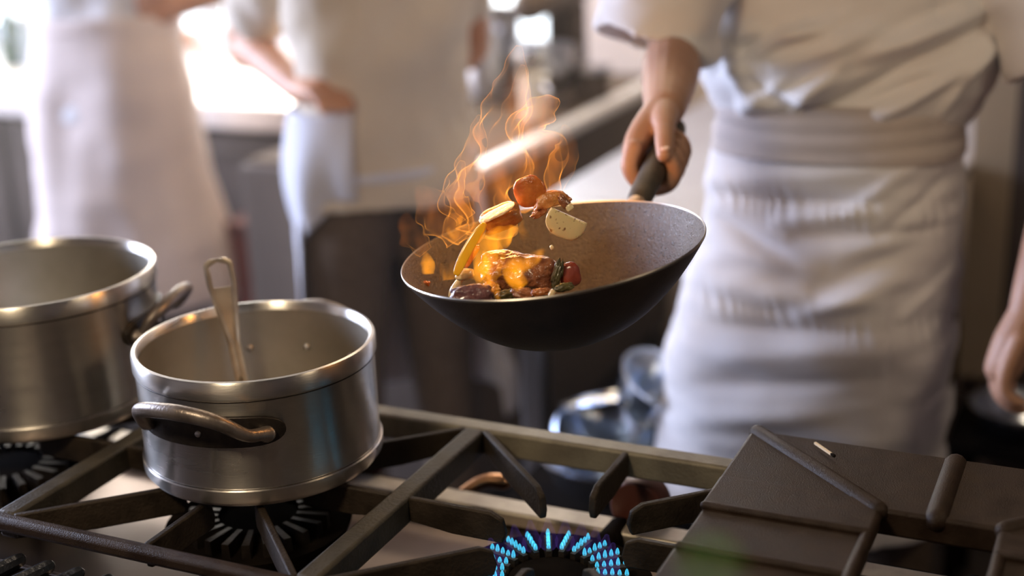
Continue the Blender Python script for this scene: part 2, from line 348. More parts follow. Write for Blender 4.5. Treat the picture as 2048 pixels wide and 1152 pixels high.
for kx in (-.92, -.518):
    Mx = Matrix.Translation((kx, 1.433, .815)) @ Matrix.Rotation(-PI/2, 4, 'X')
    k = MB().lathe([(0, 0), (.034, 0), (.036, .006), (.036, .03), (.031, .04), (0, .043)], n=32, M=Mx)
    k.box(-.006, .006, -.033, .033, .036, .056, Mx)
    k.build('knob', mat('dark_red_knob', (.10, .03, .02), .4), t, bevel=.002)
for lx, ly in ((-1.95, .75), (-1.95, 1.38), (.49, .75), (.49, 1.38)):
    MB().lathe([(0, 0), (.022, 0), (.022, .02), (.016, .03), (.016, .11), (0, .11)], (lx, ly, 0), 20).build('foot', M['steel'], t)
# burners: dark bowl, ring of radial port arms
BC = [(-1.32, 1.215), (-.92, 1.215), (-.535, 1.205), (-.12, 1.215)]
BZ = .845
for i, (bx, by) in enumerate(BC):
    b = MB()
    b.lathe([(0, -.06), (.07, -.06), (.105, -.03), (.112, -.012), (.108, -.012), (.088, -.018), (.05, -.016), (.046, -.006), (.03, -.004), (0, -.004)], (bx, by, BZ), 48)
    o = b.build('burner', M['black'], t)
    b = MB()
    for k in range(22):
        a = 2*PI*k/22
        Mx = Matrix.Translation((bx, by, BZ)) @ Matrix.Rotation(a, 4, 'Z')
        b.add([(.048, -.0035, -.02), (.048, .0035, -.02), (.086, .0055, -.02), (.086, -.0055, -.02), (.048, -.003, 0), (.048, .003, 0), (.086, .0045, 0), (.086, -.0045, 0)],
              [(0, 1, 2, 3)[::-1], (4, 5, 6, 7), (0, 1, 5, 4), (1, 2, 6, 5), (2, 3, 7, 6), (3, 0, 4, 7)], Mx)
    b.build('port_arms', M['iron'] if i == 2 else M['bracket'], o, smooth=False)
    MB().tube([(bx, by-.02, BZ-.04), (bx, by+.215, .79)], .016).build('gas_feed', M['black'], o)
# blue gas flames standing on the lit burner's ports
def flame_mat(name, col, s, p, base=.05, nscale=0, thin=1.0, z0=None, z1=None):
    m = bpy.data.materials.new(name); m.use_nodes = True; nt = m.node_tree; nt.nodes.clear()
    N = nt.nodes.new; L = nt.links.new
    lw = N('ShaderNodeLayerWeight'); lw.inputs[0].default_value = .5
    pw = N('ShaderNodeMath'); pw.operation = 'POWER'; pw.inputs[1].default_value = p; L(lw.outputs['Facing'], pw.inputs[0])
    ad = N('ShaderNodeMath'); ad.operation = 'ADD'; ad.inputs[1].default_value = base; L(pw.outputs[0], ad.inputs[0])
    last = ad.outputs[0]
    tc = N('ShaderNodeTexCoord')
    if nscale:
        mp = N('ShaderNodeMapping'); mp.inputs['Scale'].default_value = (1, 1, .35); L(tc.outputs['Object'], mp.inputs[0])
        n = N('ShaderNodeTexNoise'); n.inputs['Scale'].default_value = nscale; n.inputs['Detail'].default_value = 2; n.inputs['Distortion'].default_value = 1.2
        L(mp.outputs[0], n.inputs['Vector'])
        mr = N('ShaderNodeMapRange'); mr.inputs['From Min'].default_value = .38; mr.inputs['From Max'].default_value = .68; L(n.outputs[0], mr.inputs[0])
        mu = N('ShaderNodeMath'); mu.operation = 'MULTIPLY'; L(last, mu.inputs[0]); L(mr.outputs[0], mu.inputs[1]); last = mu.outputs[0]
    if z0 is not None:
        sp = N('ShaderNodeSeparateXYZ'); L(tc.outputs['Object'], sp.inputs[0])
        mr = N('ShaderNodeMapRange'); mr.inputs['From Min'].default_value = z0; mr.inputs['From Max'].default_value = z1
        mr.inputs['To Min'].default_value = 1; mr.inputs['To Max'].default_value = 0; L(sp.outputs['Z'], mr.inputs[0])
        mu = N('ShaderNodeMath'); mu.operation = 'MULTIPLY'; L(last, mu.inputs[0]); L(mr.outputs[0], mu.inputs[1]); last = mu.outputs[0]
    ms = N('ShaderNodeMath'); ms.operation = 'MULTIPLY'; ms.inputs[1].default_value = s; L(last, ms.inputs[0])
    e = N('ShaderNodeEmission'); e.inputs[0].default_value = (*col, 1); L(ms.outputs[0], e.inputs[1])
    tr = N('ShaderNodeBsdfTransparent'); a = N('ShaderNodeAddShader'); o = N('ShaderNodeOutputMaterial')
    L(e.outputs[0], a.inputs[0]); L(tr.outputs[0], a.inputs[1]); L(a.outputs[0], o.inputs[0]); return m
bf = MB(); bh = MB(); cx, cy = BC[2]
for k in range(22):
    a = 2*PI*k/22
    for j in range(5):
        r = .052+.0078*j; x, y = cx+r*math.cos(a), cy+r*math.sin(a); h = random.uniform(.0065, .0095)
        bf.lathe([(.0020, 0), (.0024, h*.3), (.0015, h*.75), (.0003, h)], (x, y, BZ+.0015), 7)
    x, y = cx+.066*math.cos(a), cy+.066*math.sin(a)
    bh.tube([(x, y, BZ+.004), (x+.004*math.cos(a), y+.004*math.sin(a), BZ+.026)], [.012, .003], 8)
tag(bf.build('gas_flame', flame_mat('blue_gas_flame', (.05, .46, .70), .75, .5, .35)), 'ring of small blue gas flames on the open burner below the wok', 'gas flame', kind='stuff')
tag(bh.build('gas_flame_haze', flame_mat('violet_gas_haze', (.16, .08, .5), .05, .6, .2)), 'faint violet halo around the blue gas flames', 'gas flame', kind='stuff')

# grates: one heavy casting over three burners
gr = thing('stove_grate', (-.92, 1.215, .86), 'black cast-iron burner grate with pointed prongs under the two pots', 'grate')
b = MB(); H = .034
MB().box(X0-.4, X3+.35, Y1-.003, Y1+.026, GT-H, GT).build('rear_bar', mat('pale_iron', (.20, .175, .13), .5, .2, nscale=22, col2=(.30, .27, .20), bump=.4, bscale=230), gr, bevel=.004)  # rear bar paler than the rest of the grate
MB().box(X0-.4, X3+.35, Y0-.016, Y0+.002, GT-.018, GT).build('front_bar', M['plate'], gr, bevel=.006)
for x in (X0, X1, X2, X3): MB().box(x-.013, x+.013, Y0, Y1, GT-H, GT-.0005).build('cross_bar', M['iron_pale'], gr, bevel=.004)
for x in (X0-.3, X3+.3):
    for y in (Y0-.016, Y1): MB().box(x-.012, x+.012, y, y+.016, .7755 if y < 1.2 else .8035, GT-.016).build('foot', M['iron'], gr, bevel=.002)
def prong(p, q, drop=.010):
    p = Vector(p); q = Vector(q); d = (q-p); L = d.length; a = math.atan2(d.y, d.x)
    Mx = Matrix.Translation((p.x, p.y, GT)) @ Matrix.Rotation(a, 4, 'Z'); w = .0042
    prof = [(0, -.001), (L-.018, -.001), (L-.004, -.008), (L, -.024), (L-.004, -.036), (L*.45, -.036), (0, -.030)]
    v = [(x, -w, z) for x, z in prof]+[(x, w, z) for x, z in prof]; n = len(prof)
    MB().add(v, [tuple(range(n))[::-1], tuple(range(n, 2*n))]+[(i, (i+1) % n, n+(i+1) % n, n+i) for i in range(n)], Mx).build('prong', M['iron'], gr, bevel=.002)
for xa, xb in ((X0, X1), (X1, X2), (X2, X3)):
    mx, my = (xa+xb)/2, 1.214; r = .082
    for px_, py_ in ((xa+.013, Y1), (mx, Y1), (xb-.013, Y1), (xb-.013, my), (xb-.013, Y0), (mx, Y0), (xa+.013, Y0), (xa+.013, my)):
        d = Vector((px_-mx, py_-my)); dn = d.normalized(); rr = r if d.length < .25 else .085
        if abs(py_-my) > .1 and abs(px_-mx) > .1: rr = .088
        prong((px_, py_), (mx+dn.x*rr*.82, my+dn.y*rr))

# ribbed plate at the lower left, in front of the grates
t = thing('ribbed_griddle', (-.98, .86, .85), 'black ribbed cast-iron griddle at the near edge of the stove', 'griddle')
MB().box(-1.9, -.50, .74, .982, .845, .862).build('plate', M['black'], t, bevel=.004)
b = MB()
for i in range(34):
    x = -1.88+i*.041
    b.tube([(x, .75, .866), (x+.012, .86, .872), (x+.03, .982, .870)], [.009, .011, .008], 8, sub=4)
b.build('ribs', mat('glossy_black_iron', (.02, .022, .028), .28, .5, nscale=30, col2=(.05, .055, .065), bump=.8, bscale=90), t)

# notched cast-iron plate on the right with raised ribs
PZ = .94
t = plate = thing('solid_top_plate', (-.15, 1.27, PZ), 'dark brown cast-iron stove plate with raised ribs and a cut-out', 'stove plate')
XA, XB = -.380, .075; NA, NB = -.205, -.088; NY = 1.300; YF, YB = 1.03, 1.450
poly = [(XA, YF), (NA-.0, YF), (NA, NY-.012), (NA+.012, NY), (NB-.012, NY), (NB, NY-.012), (NB, YF), (XB, YF), (XB, YB), (XA, YB)]
# stepped slab: rear level high, front levels lower
def slab(b, x0, x1, y0, y1, z1, z0): b.box(x0, x1, y0, y1, z0, z1)
b = MB()
b.box(XA, XB, NY, YB, PZ-.034, PZ-.004)
for x0, x1 in ((XA, NA), (NB, XB)):
    b.box(x0, x1, 1.250, NY+.02, PZ-.03, PZ-.003)
    b.box(x0+.002, x1-.001, 1.166, 1.252, PZ-.036, PZ-.008)
    b.box(x0-.003, x1, YF, 1.168, PZ-.037, PZ-.013)
b.build('slab', M['plate'], t, bevel=.004)
def ridge(p, q, r=.0085, sink=.003, seg=12):
    MB().tube([(p[0], p[1], PZ-sink), (q[0], q[1], PZ-sink)], r, seg).build('rib', M['plate'], t)
ridge((-.372, 1.447), (-.208, 1.303), .0105, .0075)
ridge((XB-.01, 1.447), (NB+.004, 1.303), .0105, .0075)
ridge((-.150, 1.444), (-.150, 1.308), .013, .010)
for x0, x1 in ((XA+.004, NA-.004), (NB+.004, XB-.004)):
    ridge((x0, 1.250), (x1, 1.250), .005, .0065); ridge((x0, 1.167), (x1, 1.167), .005, .0115)
ridge((NA-.004, 1.30), (NA-.004, YF+.01), .007, .010); ridge((NB+.004, 1.30), (NB+.004, YF+.01), .007, .010)
for x, y in ((XA+.03, YF+.02), (XA+.03, YB-.03), (XB-.03, YF+.02), (XB-.03, YB-.03)): MB().box(x-.015, x+.015, y-.012, y+.012, GT+.0002, PZ-.03).build('lug', M['plate'], t)

p = at(1630, 888, z=PZ+.0005); q = at(1668, 914, z=PZ+.0005)
t = thing('matchstick', (p.x, p.y, PZ), 'used wooden match lying on the dark iron plate', 'match')
d = (q-p).normalized(); zz = Vector((0, 0, 1)); w = zz.cross(d)*.0013
b = MB()
e = p+(q-p)*.86
b.add([p-w, p+w, e+w, e-w, p-w+zz*.0026, p+w+zz*.0026, e+w+zz*.0026, e-w+zz*.0026], [(3, 2, 1, 0), (4, 5, 6, 7), (0, 1, 5, 4), (1, 2, 6, 5), (2, 3, 7, 6), (3, 0, 4, 7)])
b.build('stick', mat('match_wood', (.85, .68, .45), .6), t, smooth=False)
MB().tube([e+zz*.0014, q+zz*.0014], [.0015, .0021], 8).build('burnt_head', M['black'], t)

# ------------------------------------------------------------------ pots
def pot(name, cx, cy, z0, R, h, label, ha, hz, hw=.052):
    t = thing(name, (cx, cy, z0), label, 'pot')
    c = (cx, cy, z0); th = .0035
    MB().lathe([(0, 0), (R-.014, 0), (R-.004, .004), (R+.002, .012), (R+.0025, .024), (R-.0005, .0265), (R-.0005, h-.023), (R+.0012, h-.021), (R+.002, h-.019), (R+.0022, h-.003), (R+.0005, h),
                (R-.003, h+.0006), (R-.0055, h-.002), (R-.006, h-.02), (R-.0065, .03), (R-.014, .012), (0, .010)], c, 128).build('pot_body', M['alu'], t, angle=50)
    # dark solder line under the collar and above the foot, dull lining inside
    MB().lathe([(R+.0004, .0245), (R+.0012, .0255), (R+.0004, .0265)], c, 96).build('foot_seam', M['bracket'], t)
    MB().lathe([(R+.0002, h-.0235), (R+.0010, h-.0222), (R+.0002, h-.021)], c, 96).build('collar_seam', M['bracket'], t)
    MB().lathe([(R-.0068, h-.010), (R-.0075, .031), (R-.016, .0135), (0, .0115)], c, 96).build('lining', M['alu_in'], t)
    for a in (ha, ha+PI):
        half = hw/R*1.25; n = 24
        def P(r, ang, z): return Vector((cx+r*math.cos(ang), cy+r*math.sin(ang), z0+z))
        # bracket plate following the wall (rounded ends)
        prof = []
        for i in range(n+1):
            s = math.sin(PI/2*(-1+2*i/n)); hh = .0175*math.sqrt(max(0.0, 1-abs(s)**6))+.0006
            prof.append((a+s*half, hh))
        Rg = [[P(R-.001, an, hz-hh), P(R+.0045, an, hz-hh), P(R+.0045, an, hz+hh), P(R-.001, an, hz+hh)] for an, hh in prof]
        br = MB().rings(Rg).build('handle_bracket', M['bracket'], t, bevel=.001, angle=30)
        for s in (-.82, 0, .82):
            if abs(s) > .5 or True:
                q = P(R+.0045, a+s*half, hz-.002)
                Mx = Matrix.Translation(q) @ Matrix.Rotation(a+s*half, 4, 'Z') @ Matrix.Rotation(PI/2, 4, 'Y')
                MB().lathe([(.0038, 0), (.0034, .0016), (.002, .0026), (0, .003)], n=14, M=Mx).build('rivet', M['steel'], br)
                q = P(R-.0075, a+s*half, hz-.002)
                Mx = Matrix.Translation(q) @ Matrix.Rotation(a+s*half, 4, 'Z') @ Matrix.Rotation(-PI/2, 4, 'Y')
                MB().lathe([(.0048, 0), (.0043, .002), (.0025, .0034), (0, .004)], n=14, M=Mx).build('rivet', M['steel'], t)
        h0 = half*.77
        pts = [P(R+.005, a-h0, hz-.003), P(R+.012, a-h0*.93, hz), P(R+.022, a-h0*.84, hz+.018), P(R+.030, a-h0*.56, hz+.030), P(R+.038, a, hz+.037),
               P(R+.038, a+h0*.45, hz+.028), P(R+.024, a+h0*.74, hz+.006), P(R+.012, a+h0*.93, hz), P(R+.005, a+h0, hz-.003)]
        MB().tube(pts, [.0105, .0085, .0085, .0100, .0105, .0098, .0085, .0085, .0115], 14, sub=5, flat=.85).build('handle', M['handle'], t)
    return t
pot('saucepot', -.922, 1.243, GT, .1395, .153, 'shallow aluminium pot with two handles and a ladle standing in it', math.radians(-82.5), .096, .076)
pot('stockpot', -1.312, 1.298, GT, .160, .182, 'taller aluminium stockpot cut off by the left edge of the picture', math.radians(22), .112, .062)
# ladle with slotted handle standing in the smaller pot
top = at(433, 517, z=1.125); bot = at(492, 800, z=.95)
t = thing('serving_ladle', bot, 'steel serving ladle with slotted handle leaning in the shallow pot', 'ladle')
ax = (top-bot).normalized(); side = ax.cross(Vector((.36, -.9, .2))).normalized(); nrm = side.cross(ax)
L = (top-bot).length
def hw_(s): # half width along the handle, s=0 bottom,1 top
    return .0078+.0108*min(1, max(0, (s-.40)/.42))
out = []; inn = []
b = MB(); ns = 40
def PT(s, x, d): return bot+ax*(L*s)+side*x+nrm*d
# outer outline, closed strip frame around slot and recess
S0, S1 = .42, .955
Lr = []
for i in range(ns+1):
    s = i/ns; w = hw_(s)
    if s > .95: w *= math.sqrt(max(.0, 1-((s-.95)/.05)**2*.7))
    Lr.append((s, w))
for sg in (-1, 1):
    Rg = []
    for s, w in Lr:
        inner = w-.0072 if S0 < s < S1 else 0
        if S0-.06 < s <= S0: inner = 0
        inner = max(inner, 0)
        Rg.append([PT(s, sg*w, -.0016), PT(s, sg*w, .0012), PT(s, sg*(w*.5+inner*.5), .0026), PT(s, sg*inner, .0012), PT(s, sg*inner, -.0016)])
    b.rings(Rg)
Rg = []
for s, w in Lr:
    if S0 < s < .815: Rg.append([PT(s, -(w-.0070), -.0010), PT(s, -(w-.0070), .0002), PT(s, (w-.0070), .0002), PT(s, (w-.0070), -.0010)])
b.rings(Rg)
b.build('handle', M['steel_worn'], t)
b = MB(); Mx = Matrix.Translation(bot+ax*.0+nrm*.03-Vector((0, 0, .005)))
b.lathe([(0, -.030), (.022, -.026), (.036, -.012), (.040, .004), (.0385, .004), (.034, -.011), (.021, -.0245), (0, -.0285)], n=40, M=Mx)
b.build('bowl', M['steel'], t)

# ------------------------------------------------------------------ wok, its handle and what is in it
WC = Vector((-.582, 1.344, 1.170)); WN = Vector((-.105, -.057, .993)).normalized(); WR = .170
wx = Vector((1, 0, 0)); wx = (wx-WN*wx.dot(WN)).normalized(); wy = WN.cross(wx)
WM = Matrix.Translation(WC) @ Matrix((wx, wy, WN)).transposed().to_4x4()
t = wok = thing('wok', WC, 'dark round-bottomed wok held over the stove with food flaming in it', 'wok')
D = .108
def wz(r): return -D*(1-(r/WR)**2.35)
rr = [WR*(i/30)**.8 for i in range(31)]
MB().lathe([(r, wz(r)-.0022) for r in rr], n=160, M=WM).build('outer_shell', M['wok_out'], t)
MB().lathe([(r*.992, wz(r)) for r in rr], n=160, M=WM).build('inner_surface', M['wok_in'], t)
MB().lathe([(WR*.992, 0), (WR*.997, .0012), (WR+.0004, 0), (WR, -.0022)], n=160, M=WM).build('rim', M['wok_rim'], t)
def wl(x, y, z): return WM @ Vector((x, y, z))
hd = (wl(.030, .168, 0)-WC).normalized()
h0 = WC+hd*WR*1.005-WN*.018
HG = Vector((-.562, 1.655, 1.202))   # where the fist closes on the handle
hdir = (HG-h0).normalized()
MB().tube([h0-WN*.006, h0+hdir*.012, h0+hdir*.045], [.009, .0115, .0125], 16, sub=4).build('handle_socket', mat('pale_socket', (.62, .45, .32), .4, .7), t)
MB().tube([h0+hdir*.035, h0+hdir*.06, h0+hdir*.15, h0+hdir*.235], [.0140, .0158, .0160, .0145], 24, sub=4).build('handle', M['grip'], t)
for s in (-.25, .25):
    MB().lathe([(0, .003), (.003, .0025), (.004, 0)], n=12, M=Matrix.Translation(WC+(wx*s*.12+hd*.98)*WR*.975-WN*.02) @ Matrix.Rotation(PI/2, 4, 'X')).build('rivet', M['steel'], t)

F = {
 'sausage': mat('browned_glaze', (.50, .17, .045), .22, 0, nscale=120, col2=(.28, .08, .02), bump=.8, bscale=300, coat=.8, sss=.15),
 'carrot': mat('glazed_carrot', (.62, .20, .035), .25, 0, nscale=90, col2=(.42, .11, .02), bump=.5, bscale=250, coat=.7, sss=.2),
 'chunk': mat('golden_roasted_chunk', (.72, .33, .09), .25, 0, nscale=80, col2=(.52, .18, .045), bump=.7, bscale=300, coat=.7, sss=.2),
 'pale': mat('pale_roasted_face', (.80, .56, .30), .3, 0, nscale=160, col2=(.45, .2, .08), bump=.7, bscale=300, coat=.5, contrast=(.45, .75)),
 'yellow': mat('yellow_pepper', (.95, .60, .03), .22, 0, nscale=60, col2=(.9, .5, .02), coat=.7, sss=.2),
 'cream': mat('creamy_white_flesh', (.82, .68, .40), .3, 0, nscale=90, col2=(.72, .55, .28), coat=.6, sss=.2),
 'slice': mat('creamy_slice_with_brown_spots', (.80, .66, .34), .3, 0, nscale=190, col2=(.28, .13, .05), contrast=(.62, .70), detail=1, bump=.4, coat=.6, sss=.2),
 'meat': mat('seared_meat', (.40, .15, .06), .22, 0, nscale=70, col2=(.17, .055, .025), bump=1, bscale=220, coat=.9),
 'purple': mat('dark_glossy_skin', (.10, .045, .06), .16, 0, nscale=120, col2=(.22, .10, .10), bump=1, bscale=260, coat=1),
 'red': mat('red_pepper_skin', (.36, .07, .035), .2, 0, nscale=60, col2=(.25, .04, .02), coat=.8),
 'green': mat('dark_herb_green', (.10, .085, .025), .35, 0, nscale=90, col2=(.05, .04, .015), coat=.4),
}
def Yd(dist_scale): return 1.344*dist_scale
VR = CROT @ Vector((1, 0, 0)); VU = CROT @ Vector((0, 1, 0)); VB = CROT @ Vector((0, 0, 1))
def pose(u, v, Y, ang=0, tiltx=0, tilty=0):
    """matrix at a photo point, x along the picture's right turned by ang, z towards the camera, then tipped"""
    R_ = Matrix((VR, VU, VB)).transposed().to_4x4()
    return Matrix.Translation(at(u, v, Y=Y)) @ R_ @ Matrix.Rotation(math.radians(ang), 4, 'Z') @ Matrix.Rotation(math.radians(tiltx), 4, 'X') @ Matrix.Rotation(math.radians(tilty), 4, 'Y')
def lump(name, Mx, ax, m, label, cat, amp=.12, freq=2.2, seed=0, power=2.0, sub=4, fn=None, group=None):
    bm = bmesh.new(); bmesh.ops.create_icosphere(bm, subdivisions=sub, radius=1)
    V = []
    for vv in bm.verts:
        p = vv.co.normalized()
        if power != 2:
            k = (abs(p.x)**power+abs(p.y)**power+abs(p.z)**power)**(-1/power); p = p*k
        n_ = 1+amp*noise.noise(p*freq+Vector((seed, seed*1.7, 3)))+amp*.35*noise.noise(p*freq*3.1+Vector((seed, 1, seed)))
        q = Vector((p.x*ax[0]*n_, p.y*ax[1]*n_, p.z*ax[2]*n_))
        if fn: q = fn(q)
        V.append(Mx @ q)
    f = [tuple(x.index for x in fc.verts) for fc in bm.faces]; bm.free()
    b = MB(); b.v = [tuple(x) for x in V]; b.f = f
    o = b.build(name, m, angle=180); tag(o, label, cat, group); return o
PXM = 1.5/FPX*1.0
def px(n): return n*PXM
def flatcut(q): q = q.copy(); return q
def bend(k): return lambda q: Vector((q.x, q.y+k*q.x*q.x, q.z))
food = 'food tossed in the wok'
lump('carrot_slice', pose(1059, 383, 1.33, 10, 12, -14), (px(33), px(32), px(6)), F['carrot'], 'round orange carrot slice flying highest above the wok', 'vegetable', .09, 1.4, 1, 2.2)
lump('mushroom_slice', pose(1104, 398, 1.335, 12), (px(36), px(16), px(10)), F['chunk'], 'curled brown mushroom slice flying beside the round carrot slice', 'mushroom', .25, 2.0, 5, 2.4, fn=bend(-11))
lump('meat_scrap', pose(1128, 404, 1.335, -55), (px(18), px(8), px(7)), F['meat'], 'small brown glossy scrap at the right end of the flying mushroom', 'meat', .3, 2.0, 6, 2.4)
lump('mushroom_end', pose(1078, 416, 1.34, 80), (px(18), px(10), px(9)), F['sausage'], 'short brown mushroom end hanging below the round carrot slice', 'mushroom', .3, 2.0, 8)
o = lump('roast_chunk', pose(1001, 436, 1.30, 22, -38, 0), (px(42), px(23), px(20)), F['chunk'], 'thick golden roasted chunk with a pale face over the yellow strip', 'meat', .08, 1.6, 11, 4.0)
o = lump('pale_face', pose(994, 425, 1.285, 27, -62, 0), (px(39), px(19), px(3)), F['pale'], None, None, .08, 2, 4, 2.6); o.parent = bpy.data.objects['roast_chunk']
del_ = None
lump('onion_petal', pose(1080, 424, 1.33, 40), (px(20), px(9), px(6)), F['sausage'], 'thin translucent brown onion petal right of the golden chunk', 'onion', .3, 2, 21, fn=bend(9))
b_ = lump('pepper_strip', pose(937, 497, 1.25, 61), (px(58), px(10), px(3.5)), F['yellow'], 'long bright yellow pepper strip standing on the left', 'vegetable', .06, 1.5, 3, 3.2, fn=bend(-2.2))
lump('garlic_clove', pose(958, 469, 1.275, 62), (px(21), px(11), px(10)), F['cream'], 'small cream garlic clove against the yellow pepper strip', 'garlic', .18, 1.7, 9)
lump('carrot_stick', pose(941, 512, 1.27, 58), (px(26), px(9), px(8)), F['carrot'], 'short orange carrot stick below the cream garlic clove', 'vegetable', .15, 2.2, 13, 3.4)
o = lump('mushroom_piece', pose(912, 572, 1.255, 58), (px(26), px(7.5), px(7)), F['cream'], 'pale mushroom with long stem near the left of the wok', 'mushroom', .12, 1.5, 15)
o2 = lump('mushroom_head', pose(930, 549, 1.255, 15), (px(19), px(12), px(11)), F['cream'], None, None, .15, 1.5, 16); o2.parent = o
lump('aubergine_chunk', pose(944, 591, 1.215, 4), (px(40), px(21), px(20)), F['purple'], 'dark glossy purple-brown chunk at the near left rim', 'vegetable', .16, 2.2, 18, 3.2)
lump('seared_steak', pose(1042, 545, 1.29, -6, -25), (px(76), px(38), px(34)), F['meat'], 'largest piece, a brown seared lump of meat in the wok', 'meat', .24, 1.9, 23, 2.8, sub=5)
lump('pepper_piece', pose(1141, 550, 1.30, 10, 0, 30), (px(22), px(24), px(9)), F['red'], 'dark red pepper piece at the right end of the meat', 'vegetable', .15, 1.5, 31, 2.8)
lump('wilted_herb', pose(1115, 548, 1.285, 75), (px(30), px(9), px(6)), F['green'], 'dark wilted herb leaf between the meat and the red pepper', 'herb', .5, 2.5, 33)
lump('potato_slice', pose(1133, 441, 1.33, -32, 8, 14), (px(42), px(36), px(6)), F['slice'], 'half-round cream potato slice with brown spots in mid-air', 'vegetable', .06, 1.5, 41, 2.6,
     fn=lambda q: Vector((q.x, min(q.y, px(12)+.12*q.x-14*q.x*q.x*0), q.z)))
lump('potato_cube', pose(1139, 415, 1.335, 35), (px(8), px(6.5), px(6)), F['cream'], 'tiny cream cube just above the spotted potato slice', 'vegetable', .1, 2, 43, 5)
lump('garlic_crumb', pose(1104, 495, 1.31, 30), (px(4), px(5), px(3)), F['cream'], 'tiny pale garlic crumb flying over the meat', 'garlic', .3, 2, 44, 3, 2)
lump('garlic_chip', pose(1103, 588, 1.235, 60), (px(9), px(5), px(4)), F['cream'], 'small pale garlic chip at the near rim below the meat', 'garlic', .3, 2, 45, 3.5, 2)
lump('onion_ring', pose(845, 572, 1.30, 20, 30), (px(16), px(11), px(6)), F['sausage'], 'small brown onion ring alone at the far left of the wok', 'onion', .3, 2, 46)
for i, (u, v, a, l, w_, k, nm, lb, ct) in enumerate((
    (1012, 592, 15, 24, 12, 'green', 'spinach_leaf', 'dark green leaf at the near rim beside the glossy chunk', 'herb'),
    (1050, 590, -10, 26, 13, 'meat', 'meat_strip', 'dark meat strip along the near rim under the large lump', 'meat'),
    (1082, 585, 8, 20, 9, 'sausage', 'onion_sliver', 'brown onion sliver at the rim left of the pale chip', 'onion'),
    (985, 577, -30, 17, 12, 'chunk', 'carrot_cube', 'orange cube behind the glossy dark chunk', 'vegetable'),
    (1128, 575, 12, 19, 8, 'green', 'parsley_sprig', 'dark parsley sprig under the red pepper piece', 'herb'))):
    lump(nm, pose(u, v, 1.245 if i < 3 else 1.26, a), (px(l), px(w_), px(w_*.7)), F[k], lb, ct, .35, 2.4, 50+i)

# ------------------------------------------------------------------ the fire over the wok
def wisp(b, pts, w, Y, thick=.35, n=28, wob=.25, seed=0):
    P = [at(u, v, Y=Y+(dy if len(q) else 0)) for (u, v, dy), q in ((p, (1,)) for p in pts)]
    P, Q = smooth_path(P, [px(k) for k in w], 14)
    R = []
    for i, p in enumerate(P):
        t_ = (P[min(i+1, len(P)-1)]-P[max(i-1, 0)]).normalized()
        s_ = t_.cross(VB).normalized(); d_ = s_.cross(t_)
        ring = []
        for k in range(n):
            a = 2*PI*k/n
            g = 1+wob*noise.noise(Vector((math.cos(a)*1.2, math.sin(a)*1.2, i*.13+seed)))*2
            g2 = Q[i]*g
            ring.append(p+s_*math.cos(a)*g2+d_*math.sin(a)*g2*thick+s_*Q[i]*.5*noise.noise(Vector((i*.08, seed, 0))))
        R.append(ring)
    b.rings(R)
def fire_vol(name, col, dens, nscale, m=None):
    if m is None: m = bpy.data.materials.new(name); m.use_nodes = True; m.node_tree.nodes.clear(); nt = m.node_tree; out = nt.nodes.new('ShaderNodeOutputMaterial')
    else: m.name = name; nt = m.node_tree; out = next(n for n in nt.nodes if n.type == 'OUTPUT_MATERIAL')
    N = nt.nodes.new; L = nt.links.new
    tc = N('ShaderNodeTexCoord'); mp = N('ShaderNodeMapping'); mp.inputs['Scale'].default_value = (1, 1, .3); L(tc.outputs['Object'], mp.inputs[0])
    n = N('ShaderNodeTexNoise'); n.inputs['Scale'].default_value = nscale; n.inputs['Detail'].default_value = 2; n.inputs['Distortion'].default_value = 1.0; L(mp.outputs[0], n.inputs['Vector'])
    mr = N('ShaderNodeMapRange'); mr.inputs['From Min'].default_value = .42; mr.inputs['From Max'].default_value = .66; mr.inputs['To Max'].default_value = dens; L(n.outputs[0], mr.inputs[0])
    e = N('ShaderNodeEmission'); e.inputs[0].default_value = (*col, 1); L(mr.outputs[0], e.inputs[1]); L(e.outputs[0], out.inputs['Volume']); return m
fw = MB(); fh = MB()
# pale outer wisps: (u, v, dY), half widths in px
wisp(fw, [(960, 470, 0), (975, 400, 0), (990, 320, 0), (1000, 245, 0), (1022, 170, 0), (1038, 92, 0)], [46, 60, 50, 46, 34, 6], 1.36, seed=1)
wisp(fw, [(1080, 400, 0), (1085, 330, 0), (1060, 260, 0), (1090, 215, 0), (1118, 200, 0)], [40, 46, 40, 28, 4], 1.38, seed=2)
wisp(fw, [(900, 480, 0), (930, 420, 0), (940, 350, 0), (950, 280, 0), (958, 230, 0)], [22, 38, 32, 20, 3], 1.34, seed=3)
wisp(fw, [(915, 480, 0), (885, 440, 0), (855, 405, 0), (835, 372, 0)], [26, 40, 34, 6], 1.32, seed=4)
wisp(fw, [(850, 505, 0), (828, 478, 0), (815, 450, 0), (812, 425, 0)], [16, 26, 22, 5], 1.28, seed=5)
wisp(fw, [(930, 440, 0), (905, 400, 0), (915, 360, 0), (925, 322, 0)], [20, 26, 18, 4], 1.30, seed=24)
wisp(fw, [(1110, 400, 0), (1120, 330, 0), (1135, 290, 0), (1128, 250, 0)], [14, 30, 22, 3], 1.40, seed=6)
wisp(fw, [(1020, 420, 0), (1030, 340, 0), (1010, 280, 0), (1035, 210, 0), (1046, 130, 0)], [32, 42, 34, 28, 4], 1.41, seed=12)
wisp(fh, [(895, 560, 0), (890, 510, 0), (905, 465, 0), (925, 430, 0)], [14, 22, 14, 2], 1.27, seed=7)
wisp(fh, [(857, 548, 0), (855, 525, 0), (850, 503, 0)], [12, 16, 2], 1.29, wob=.1, seed=8)
wisp(fh, [(980, 585, 0), (975, 545, 0), (990, 505, 0), (985, 470, 0)], [14, 26, 18, 3], 1.225, seed=9)
wisp(fh, [(1058, 485, 0), (1050, 462, 0), (1045, 440, 0)], [10, 13, 2], 1.27, seed=10)
